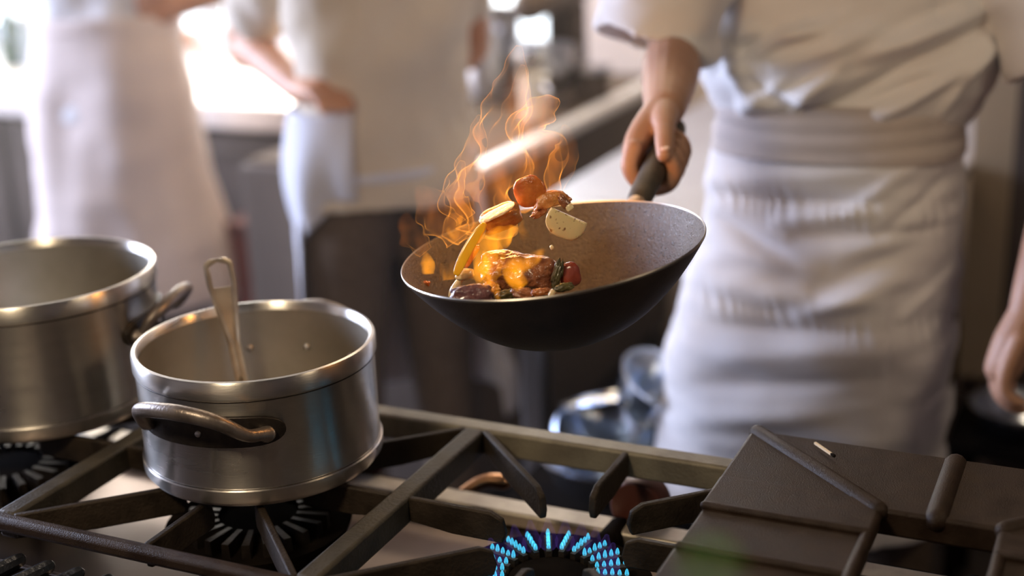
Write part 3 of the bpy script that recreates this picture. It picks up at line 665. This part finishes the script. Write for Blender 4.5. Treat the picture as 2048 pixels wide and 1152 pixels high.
wisp(fh, [(1112, 466, 0), (1108, 450, 0), (1105, 436, 0)], [12, 15, 3], 1.28, wob=.1, seed=11)
wisp(fh, [(1000, 600, 0), (996, 585, 0), (994, 565, 0)], [6, 8, 2], 1.20, seed=14)
wisp(fh, [(1045, 575, 0), (1020, 540, 0), (1060, 520, 0), (1090, 500, 0)], [12, 20, 15, 3], 1.185, seed=15)
wisp(fh, [(950, 560, 0), (975, 500, 0), (1010, 470, 0), (1035, 455, 0)], [12, 26, 20, 3], 1.26, seed=16)
tag(fw.build('orange_flames', fire_vol('orange_fire', (1, .27, .03), 25, 20, flame_mat('x', (1, .34, .04), 1.1, 2.0, .01, nscale=13)), angle=180), 'thin orange flames leaping from the wok towards the cook behind', 'fire', kind='stuff')
tag(fh.build('yellow_flames', fire_vol('yellow_fire', (1, .33, .008), 190, 30), angle=180), 'dense yellow-orange tongues of flame among the food in the wok', 'fire', kind='stuff')

# ------------------------------------------------------------------ people
def capsules(chains, n=16):
    """each chain: list of (point, radius) -> closed tapered tubes, to be melded into one skin"""
    b = MB()
    for ch in chains:
        pts = [Vector(p) for p, r in ch]; rad = [r for p, r in ch]
        b.tube(pts, rad, n, sub=4 if len(pts) > 2 else 3)
    return b
def ell(b, c, ax, R_=None, n=20):
    R = []
    for i in range(1, 12):
        a = PI*i/12
        R.append([Vector((ax[0]*math.sin(a)*math.cos(t), ax[1]*math.sin(a)*math.sin(t), -ax[2]*math.cos(a))) for t in (2*PI*k/n for k in range(n))])
    v = [[Vector(c)+(R_ @ p if R_ else p) for p in r] for r in R]
    b.rings(v); return b
def head(b, c, yaw, sc=1.0):
    """skull, jaw, nose, lips, brow and ears round the point c, looking along yaw"""
    R_ = Matrix.Rotation(yaw, 3, 'Z')
    def q(x, y, z): return Vector(c)+R_ @ (Vector((x, y, z))*sc)
    ell(b, q(0, 0, .03), (.076*sc, .094*sc, .088*sc), R_); ell(b, q(0, -.022, -.045), (.058*sc, .066*sc, .066*sc), R_)
    b.tube([q(0, -.088, .012), q(0, -.108, -.018), q(0, -.098, -.024)], [.008*sc, .013*sc, .012*sc], 10)
    b.tube([q(-.02, -.080, -.052), q(0, -.092, -.051), q(.02, -.080, -.052)], [.006*sc, .010*sc, .006*sc], 8)
    b.tube([q(-.045, -.074, .034), q(0, -.090, .030), q(.045, -.074, .034)], [.008*sc, .009*sc, .008*sc], 8)
    b.tube([q(0, -.065, -.095), q(0, -.078, -.092)], [.018*sc, .016*sc], 10)
    for s in (-1, 1): b.tube([q(s*.074, .012, -.025), q(s*.082, .018, .01), q(s*.078, .014, .028)], [.007*sc, .012*sc, .009*sc], 8)
    return q
def eyes(q, sc, parent):
    for s in (-1, 1):
        b = MB(); ell(b, q(s*.030, -.078, .012), (.012*sc,)*3, None, 12); e = b.build('eye', M['white'], parent)
        b = MB(); ell(b, q(s*.030, -.0875, .012), (.005*sc,)*3, None, 10); b.build('iris', M['hair'], e)
def shell_loft(b, rings, th=.004):
    b.rings(rings)
def sleeve(b, pts, rad):
    """tube with a hollow, hemmed end"""
    P, Q = smooth_path([Vector(p) for p in pts], list(rad), 8)
    u = None; n = 40; outer = []; 
    def ring(i, r, sh=0):
        t = (P[min(i+1, len(P)-1)]-P[max(i-1, 0)]).normalized(); u = Vector((0, 1, 0)); u = (u-t*u.dot(t)).normalized(); w = t.cross(u)
        return [P[i]+t*sh+(w*math.cos(a)+u*math.sin(a))*r for a in (2*PI*k/n for k in range(n))]
    R = [ring(i, Q[i]) for i in range(len(P))]; m = len(P)-1
    R += [ring(m, Q[m]-.004, .004), ring(m, Q[m]-.010, 0), ring(m-1, Q[m-1]-.012), ring(max(m-3, 0), Q[m-3]-.014)]
    b.rings(R)
def legs(t, cx, cy, yaw, waist, hipw=.10):
    R_ = Matrix.Rotation(yaw, 3, 'Z'); b = MB()
    def q(x, y, z): return Vector((cx, cy, 0))+R_ @ Vector((x, y, z))
    chs = []
    for s in (-1, 1):
        chs.append([(q(s*.07, .01, waist-.08), .10), (q(s*.10, 0, .80), .098), (q(s*.11, -.012, .50), .072), (q(s*.115, .012, .28), .062), (q(s*.12, .02, .07), .058)])
    chs.append([(q(-.05, 0, waist-.02), .115), (q(.05, 0, waist-.02), .115)])
    o = capsules(chs).build('trousers', M['trouser'], t); meld(o, .012, 2)
    for s in (-1, 1):
        b = MB()
        b.tube([q(s*.12, .05, .045), q(s*.122, -.02, .05), q(s*.13, -.11, .036), q(s*.133, -.17, .026)], [.042, .043, .038, .024], 14, sub=4, flat=.85)
        b.build('shoe', M['shoe'], t)

# ---- the cook holding the wok
CX, CY = -.435, 2.17
t = cook = thing('person', (CX, CY, 0), 'cook in white short-sleeved jacket and long white apron holding the wok', 'person')
b = MB(); chs = []
chs += [[((CX, CY+.02, 1.0), .13), ((CX, CY+.01, 1.18), .125), ((CX, CY+.01, 1.36), .135), ((CX, CY+.02, 1.46), .10)],
        [((CX-.14, CY+.02, 1.49), .062), ((CX, CY+.01, 1.48), .085), ((CX+.14, CY+.02, 1.49), .062)],
        [((CX, CY+.02, 1.5), .062), ((CX, CY, 1.62), .056)]]
# right arm, bent forward to the pan
WR_ = HG+Vector((-.020, .080, .050))          # wrist
EL = Vector((-.645, 1.965, 1.292))
chs.append([((CX-.185, CY+.02, 1.50), .056), ((CX-.215, CY-.07, 1.43), .052), (EL, .040), (EL*.72+WR_*.28, .043), (EL*.4+WR_*.6, .038), (WR_, .0275)])
# left arm hanging
LEL = Vector((-.082, 2.12, 1.20)); LW = Vector((-.122, 1.975, .935))
chs.append([((CX+.185, CY+.02, 1.50), .056), ((CX+.27, CY, 1.38), .050), (LEL, .040), (LEL*.7+LW*.3, .038), (LW, .027)])
# right hand closed on the handle: eh along the handle away from the pan, er to picture right, eu up
eh = hdir; er = Vector((.96, .12, 0)); er = (er-eh*er.dot(eh)).normalized(); eu = er.cross(eh); 
if eu.z < 0: eu = -eu
def hp(h, a, r): a = math.radians(a); return HG+eh*h+er*(r*math.cos(a))+eu*(r*math.sin(a))
def hq(h, r, u): return HG+eh*h+er*r+eu*u
for i, (h, sc) in enumerate(((-.030, 1.0), (-.0095, 1.06), (.0115, 1.0), (.031, .88))):
    chs.append([(hp(h+.020, 150, .036), .0125*sc), (hp(h+.004, 178, .0335), .0118*sc), (hp(h-.002, 215, .0285), .0105*sc), (hp(h-.003, 262, .0262), .0100*sc), (hp(h-.002, 312, .0262), .0100*sc),
                (hp(h, 352, .0268), .0098*sc), (hp(h+.001, 28, .0262), .0088*sc), (hp(h+.002, 52, .0250), .0075*sc)])
# palm and heel
chs.append([(hq(-.004, -.034, .010), .0150), (hq(.030, -.030, .020), .0190), (WR_, .027)])
chs.append([(hq(.018, -.034, .002), .0140), (hq(.050, -.027, .020), .0200), (WR_, .026)])
chs.append([(hq(.036, -.030, -.004), .0130), (hq(.062, -.018, .022), .0190), (WR_, .025)])
# thumb over the top
chs.append([(WR_+Vector((.004, -.012, 0)), .0200), (hq(.046, -.004, .034), .0180), (hq(.016, .004, .0335), .0132), (hq(-.010, .010, .0295), .0126), (hq(-.034, .015, .0240), .0100)])
# left hand, relaxed, fingers curled towards the cook's front
fd = Vector((-.30, -.30, -.90)).normalized(); fs = Vector((.25, -.92, .25)).normalized(); fn_ = fd.cross(fs).normalized()
pc = LW+fd*.045
chs.append([(LW, .026), (pc, .030), (LW+fd*.085, .026)])
for i, (o_, L_) in enumerate(((-.030, .070), (-.010, .078), (.010, .073), (.029, .058))):
    k = LW+fd*.085+fs*o_
    c1 = (fd*.8-fn_*.25).normalized(); c2 = (fd*.45-fn_*.85).normalized(); c3 = (fd*.0-fn_*1.0).normalized()
    p1 = k+c1*L_*.48; p2 = p1+c2*L_*.30; p3 = p2+c3*L_*.22
    chs.append([(LW+fd*.04+fs*o_*.8, .014), (k, .0115), (p1, .0098), (p2, .0088), (p3, .0075)])
chs.append([(LW+fd*.02+fs*-.022, .017), (LW+fd*.055+fs*-.052-fn_*.012, .0125), (LW+fd*.088+fs*-.060-fn_*.024, .0102), (LW+fd*.110+fs*-.058-fn_*.034, .0082)])
b = capsules(chs); hc = (CX, CY-.02, 1.72); q_ = head(b, hc, 0)
body = b.build('body', M['skin'], t); meld(body, .0028, 2, .5)
for i, h in enumerate((-.0,)):
    # nails: thumb tip of the right hand
    Mx = Matrix.Translation(hq(-.034, .0165, .0335)) @ Matrix((er, eh, eu)).transposed().to_4x4()
    nb = MB(); ell(nb, (0, 0, 0), (.0058, .0075, .0016)); nb.v = [tuple(Mx @ Vector(p)) for p in nb.v]; nb.build('thumbnail', mat('fingernail', (.72, .45, .36), .3), body)
b = MB(); ell(b, q_(0, .014, .052), (.082, .094, .082)); b.build('hair', M['hair'], t); eyes(q_, 1.0, t)
legs(t, CX, CY+.02, 0, 1.02)
# jacket
b = MB(); R = []; n = 72
def ring(cx, cy, z, a, bb, pw=2.4, n=72):
    out = []
    for k in range(n):
        th = 2*PI*k/n; c_, s_ = math.cos(th), math.sin(th)
        out.append(Vector((cx+a*math.copysign(abs(c_)**(2/pw), c_), cy+bb*math.copysign(abs(s_)**(2/pw), s_), z)))
    return out
for z, a, bb, dx in ((1.09, .17, .11, 0), (1.15, .185, .118, 0), (1.185, .212, .132, -.002), (1.22, .228, .142, -.003), (1.26, .236, .142, .0), (1.32, .232, .137, 0), (1.40, .222, .130, 0), (1.47, .20, .115, 0), (1.515, .15, .085, 0), (1.545, .075, .06, 0)):
    R.append(ring(CX+dx, CY+.01, z, a, bb))
b.rings(R)
sleeve(b, [(CX-.15, CY+.02, 1.48), (CX-.185, CY-.05, 1.44), (CX-.222, CY-.15, 1.405), (CX-.250, CY-.195, 1.300)], [.075, .084, .090, .090])
sleeve(b, [(CX+.15, CY+.02, 1.48), (CX+.235, CY+.0, 1.42), (CX+.295, CY-.03, 1.35), (CX+.325, CY-.045, 1.265)], [.075, .082, .080, .078])
b.lathe([(.062, 1.53), (.070, 1.53), (.066, 1.575), (.058, 1.575), (.062, 1.53)], (CX, CY, 0), 32)
jk = b.build('jacket', M['white'], t); meld(jk, .006, 5, .5)
JC = [(1990, 10, 1500, 225, 20, .011), (1960, 60, 1640, 225, 16, -.010), (1850, 40, 1560, 130, 22, .012), (1800, 110, 1540, 180, 16, -.010), (1980, 110, 1760, 228, 16, .009),
      (1900, 150, 1700, 215, 14, -.008), (1420, 60, 1500, 190, 18, .010), (1560, 60, 1420, 140, 16, -.008), (1600, 150, 1480, 215, 14, .009), (1700, 120, 1590, 215, 14, .009), (1750, 60, 1500, 70, 16, .006),
      (1700, 30, 1480, 110, 14, .007), (1460, 150, 1640, 225, 12, -.007), (1900, 20, 1700, 90, 20, -.008), (1980, 60, 1880, 235, 10, .006), (1330, 40, 1370, 110, 12, .004), (1260, 20, 1330, 90, 10, -.004)]
def fj(c, nr):
    f = np.clip((CY+.03-c[:, 1])/.06, 0, 1)
    h = creases(c, CY-.12, JC)*f*2.5+nz(c, 8, 3)*.010+nz(c, 20, 8, (1, 1, 1.4))*.004
    return c+nr*h[:, None]
displace(jk, fj)
# seam of the jacket pocket line near the top of the picture
# apron: wrap-around skirt and folded band
def skirt(zs, name, parent, m, fold, n=260, th=.003):
    V = []; nzr = len(zs); A0, A1 = math.radians(-215), math.radians(35)
    pts = []
    for (z, cx, cy, a, bb) in zs:
        for k in range(n):
            th_ = A0+(A1-A0)*k/(n-1); c_, s_ = math.cos(th_), math.sin(th_); pw = 2.7
            pts.append((cx+a*math.copysign(abs(c_)**(2/pw), c_), cy+bb*math.copysign(abs(s_)**(2/pw), s_), z))
    f = [(i*n+j, i*n+j+1, (i+1)*n+j+1, (i+1)*n+j) for i in range(nzr-1) for j in range(n-1)]
    b = MB().add(pts, f); o = b.build(name, m, parent, angle=180)
    displace(o, fold)
    s = o.modifiers.new('s', 'SOLIDIFY'); s.thickness = th; s.offset = 0
    return o
def interp(tab, N):
    tab = sorted(tab, reverse=True); out = []
    for i in range(N):
        z = tab[0][0]+(tab[-1][0]-tab[0][0])*i/(N-1)
        for p, q in zip(tab, tab[1:]):
            if q[0] <= z <= p[0]+1e-9:
                k = (p[0]-z)/(p[0]-q[0]); out.append(tuple(a+(c-a)*k for a, c in zip(p, q))); break
    return out
AC = [(1420, 360, 1800, 345, 20, .007), (1440, 395, 1850, 415, 16, -.007), (1560, 440, 1900, 400, 18, .008), (1600, 470, 1910, 470, 14, -.007), (1450, 300, 1900, 330, 16, -.006),
      (1400, 560, 1760, 600, 26, .008), (1640, 570, 1860, 480, 22, -.009), (1600, 620, 1810, 560, 18, .008), (1390, 640, 1790, 660, 18, -.006), (1370, 700, 1780, 690, 26, .009),
      (1360, 760, 1770, 745, 22, -.007), (1400, 820, 1760, 800, 26, .006), (1880, 300, 1700, 420, 14, .006), (1900, 360, 1760, 470, 12, -.006), (1905, 560, 1800, 640, 12, .004), (1400, 480, 1640, 530, 20, .006),
      (1430, 440, 1600, 520, 14, -.006)]
def fa(c, nr):
    f = np.clip((CY+.05-c[:, 1])/.08, 0, 1)
    w = np.clip((1.15-c[:, 2])/.08, 0, 1)
    # small gathers along two quilting lines
    g = np.zeros(len(c))
    for u0, v0, u1, v1 in ((1440, 395, 1800, 440), (1400, 590, 1790, 660)):
        p, q = at(u0, v0, Y=CY-.13), at(u1, v1, Y=CY-.13); zl = p.z+(c[:, 0]-p.x)/(q.x-p.x)*(q.z-p.z)
        g += np.exp(-((c[:, 2]-zl)/.022)**2)*np.sin(c[:, 0]*330+3*np.sin(c[:, 0]*47)+c[:, 2]*60)*.0013
    h = creases(c, CY-.13, AC)*f*w*1.35+g*f+nz(c, 6, 13, (.8, 1, 2))*.012*w+nz(c, 17, 4, (.7, 1, 2.2))*.004
    # front panel stands a little proud of the side panel, as one overlapping edge
    xe = -.318-.0*(c[:, 2])
    h += .010*np.clip((xe-c[:, 0])/.012, 0, 1)*np.clip((.93-c[:, 2])/.12, 0, 1)*f
    return c+nr*h[:, None]
tab = [(1.180, CX-.005, CY, .186, .120), (1.12, CX-.006, CY, .192, .128), (1.00, CX-.014, CY, .204, .144), (.90, CX-.024, CY, .215, .154), (.78, CX-.036, CY, .228, .160), (.62, CX-.048, CY, .240, .164), (.50, CX-.053, CY, .250, .166)]
ap = skirt(interp(tab, 170), 'apron', t, M['apron'], fa)
tb = [(1.205, CX-.005, CY, .188, .124), (1.16, CX-.005, CY, .190, .129), (1.118, CX-.006, CY, .196, .135)]
def fb(c, nr): return c+nr*(nz(c, 10, 31, (.5, 1, 4))*.004+.0009*np.sin(c[:, 2]*230+2*np.sin(c[:, 0]*9)))[:, None]
skirt(interp(tb, 50), 'waistband', ap, mat('shaded_band_cotton', (.56, .50, .48), .85, 0, nscale=12, col2=(.5, .45, .43), bump=.2, bscale=800), fb, th=.004)  # shade of the downward-facing band is put into its darker colour

# ---- the two cooks behind
def cook_behind(cx, cy, yaw, label, coat, legs_=True, torso=.93, cloth=False, hz=1.0, arms=(), apron=None, lean=(0, 0), band=None):
    t = thing('person', (cx, cy, 0), label, 'person')
    R_ = Matrix.Rotation(yaw, 3, 'Z')
    def q(x, y, z):
        k = max(0, z-1.0); return Vector((cx, cy, 0))+R_ @ Vector((x+lean[0]*k, y+lean[1]*k, z))
    chs = [[(q(0, .02, .98), .095), (q(0, .01, 1.2), .095), (q(0, .01, 1.4), .095)], [(q(-.14, .02, 1.48), .055), (q(0, .01, 1.48), .08), (q(.14, .02, 1.48), .055)], [(q(0, .02, 1.5), .06), (q(0, 0, 1.62), .055)]]
    for sh, el, wr, ft in arms:
        sh, el, wr, ft = (Vector(a) for a in (sh, el, wr, ft))
        chs.append([(sh, .055), (el, .045), (el*.7+wr*.3, .044), (wr, .029)])
        d = (ft-wr).normalized(); s = d.cross(Vector((0, 0, 1))); s = s.normalized() if s.length > .1 else Vector((1, 0, 0)); dn = s.cross(d)
        chs.append([(wr, .028), (wr+d*.05, .032), (wr+d*.085, .028)])
        for k, (o_, L_) in enumerate(((-.03, .068), (-.01, .078), (.01, .072), (.029, .058))):
            a = wr+d*.085+s*o_; chs.append([(wr+d*.05+s*o_*.8, .014), (a, .012), (a+d*L_*.5-dn*.010, .0105), (a+d*L_*.9-dn*.034, .009)])
        chs.append([(wr+d*.02-s*.02, .017), (wr+d*.055-s*.052, .013), (wr+d*.095-s*.066-dn*.01, .010)])
    b = capsules(chs, 14); hq_ = head(b, q(0, -.02, 1.72), yaw)
    meld(b.build('body', M['skin2'], t), .006, 2)
    b = MB(); ell(b, hq_(0, .014, .052), (.082, .094, .082)); b.build('hair', M['hair'], t); eyes(hq_, 1.0, t)
    if legs_: legs(t, cx, cy, yaw, 1.0)
    b = MB(); R = []
    for z, a, bb in ((torso, .200, .148), (1.0, .190, .135), (1.12, .178, .12), (1.22, .19, .128), (1.34, .205, .128), (1.44, .2, .12), (1.5, .15, .09), (1.54, .07, .06)):
        R.append([q(*(v-Vector((0, 0, 0)))) for v in ring(0, .01, z, a, bb, 2.3, 48)])
    b.rings(R)
    for sh, el, wr, ft in arms:
        sh, el = Vector(sh), Vector(el); wr = Vector(wr); m_ = sh.lerp(el, .55)
        sleeve(b, [sh, m_, el, el.lerp(wr, .18)] if coat[1] else [sh, sh.lerp(el, .4), m_, sh.lerp(el, .8)], [.072, .078, .074, .068])
    jk = b.build('jacket', coat[0], t); meld(jk, .009, 4)
    displace(jk, lambda c, nr: c+nr*(nz(c, 8, cx, (1, 1, 1.4))*.014+nz(c, 20, cy)*.004)[:, None])
    if cloth:
        pts = []; nn, mm = 70, 44
        for i in range(mm):
            k = i/(mm-1)
            for j in range(nn):
                u = j/(nn-1); th = math.radians(-60+112*u); z = 1.10-(.17+.10*math.sin(PI*min(1, u*1.15)))*k
                bul = .012+.022*math.sin(PI*k)+.007*math.sin(u*19+k*2)*k
                pts.append(q(math.cos(th)*(.19+bul), .01+math.sin(th)*(.135+bul), z))
        o = MB().add(pts, [(i*nn+j, i*nn+j+1, (i+1)*nn+j+1, (i+1)*nn+j) for i in range(mm-1) for j in range(nn-1)]).build('tucked_cloth', apron['mat'], t, angle=180)
        s = o.modifiers.new('s', 'SOLIDIFY'); s.thickness = .005
    if apron:
        V = []; nn = 120; zs = np.linspace(apron['top'], apron['hem'], 60); a0, a1 = (math.radians(x) for x in apron['span'])
        pts = []
        for z in zs:
            k = (apron['top']-z)/(apron['top']-apron['hem'])
            for j in range(nn):
                th = a0+(a1-a0)*j/(nn-1); rx, ry = .195+apron['flare']*k, .137+apron['flare']*.8*k
                w = .010*k*math.sin(th*5+2)+.003*k*math.sin(th*13)
                pts.append(q(math.cos(th)*(rx+w), .01+math.sin(th)*(ry+w), z))
        f = [(i*nn+j, i*nn+j+1, (i+1)*nn+j+1, (i+1)*nn+j) for i in range(59) for j in range(nn-1)]
        o = MB().add(pts, f).build('apron', apron['mat'], t, angle=180)
        displace(o, lambda c, nr: c+nr*(nz(c, 4, 3.3, (1.3, 1, .9))*.03+nz(c, 9, 5.2, (1, 1, 1.6))*.006)[:, None])
        s = o.modifiers.new('s', 'SOLIDIFY'); s.thickness = .004
        b = MB(); z = apron['top']-.03
        b.tube([q(math.cos(th)*.199, .01+math.sin(th)*.141, z) for th in (2*PI*k/40 for k in range(41))], .005, 8, flat=2.0)
        b.build('apron_string', apron['mat'], o)
    return t, q
E_ = at(335, 60, Y=2.95); H_ = at(460, 8, Y=3.05)
cook_behind(-2.53, 2.90, math.radians(20), 'cook in white standing at the window worktop behind the taller pot', (M['white'], False),
            arms=((( -2.33, 2.95, 1.47), (-2.39, 2.90, 1.215), (-2.22, 3.05, 1.25), (-2.13, 3.13, 1.265)), ((-2.70, 2.9, 1.47), (-2.78, 3.02, 1.24), (-2.60, 3.20, 1.12), (-2.54, 3.26, 1.08))),
            apron=dict(top=1.20, hem=.42, flare=.09, span=(-250, 70), mat=mat('rosy_white_apron', (.72, .61, .56), .85, 0, nscale=6, col2=(.66, .55, .50))))
cook_behind(-1.435, 2.45, math.radians(235), 'cook in cream jacket with hand on hip beside the counter, blurred', (M['beige'], False),
            arms=(((-1.54, 2.34, 1.46), at(490, 78, Y=2.52), at(600, 180, Y=2.32), at(655, 182, Y=2.27)), ((-1.345, 2.57, 1.46), (-1.33, 2.65, 1.2), (-1.44, 2.665, 1.08), (-1.50, 2.65, 1.06))), torso=.90, cloth=True,
            apron=dict(top=1.0, hem=.40, flare=.06, span=(-228, 6), mat=mat('bluish_white_apron', (.72, .73, .80), .85, 0, nscale=6, col2=(.66, .67, .74))))

# ------------------------------------------------------------------ pass counter on the near side with a herb plant whose top leaf reaches into the view
ct = MB().box(-1.2, .9, .02, .60, 0, .90).build('pass_counter', M['cabgrey'], bevel=.006); tag(ct, 'plain counter on the near side of the stove under the herb pot', 'counter')
tip = at(1395, 1122, Y=.40)
t = thing('potted_herb', (tip.x, tip.y, .90), 'potted green herb close to the lens, its top leaf a soft green blur', 'plant')
MB().lathe([(0, 0), (.04, 0), (.055, .09), (.058, .09), (.058, .105), (.052, .105), (.050, .085), (0, .085)], (tip.x, tip.y, .90), 32).build('plant_pot', mat('terracotta', (.45, .18, .09), .7), t)
MB().tube([(tip.x, tip.y, .98), (tip.x+.008, tip.y-.004, 1.15), (tip.x, tip.y, tip.z-.006)], [.003, .0025, .0012], 8, sub=6).build('stem', mat('green_stem', (.16, .32, .06), .5), t)
lm = mat('fresh_green_leaf', (.12, .42, .04), .45, 0, nscale=60, col2=(.18, .52, .07), sss=.2)
for i in range(11):
    z = tip.z-.001-.034*i; a = i*2.4; L_ = .012 if i == 0 else .022+.002*i
    b = MB(); pts = []
    for u in range(9):
        k = u/8; w = L_*.42*math.sin(PI*k**.8)
        for sd in (-1, -.5, 0, .5, 1): pts.append((tip.x+math.cos(a)*k*L_-math.sin(a)*w*sd, tip.y+math.sin(a)*k*L_+math.cos(a)*w*sd, z+.25*L_*k-.3*L_*k*k+abs(sd)*w*.3))
    o = b.add(pts, [(r*5+c, r*5+c+1, r*5+c+6, r*5+c+5) for r in range(8) for c in range(4)]).build('leaf', lm, t, angle=180)
    sm = o.modifiers.new('s', 'SOLIDIFY'); sm.thickness = .0006
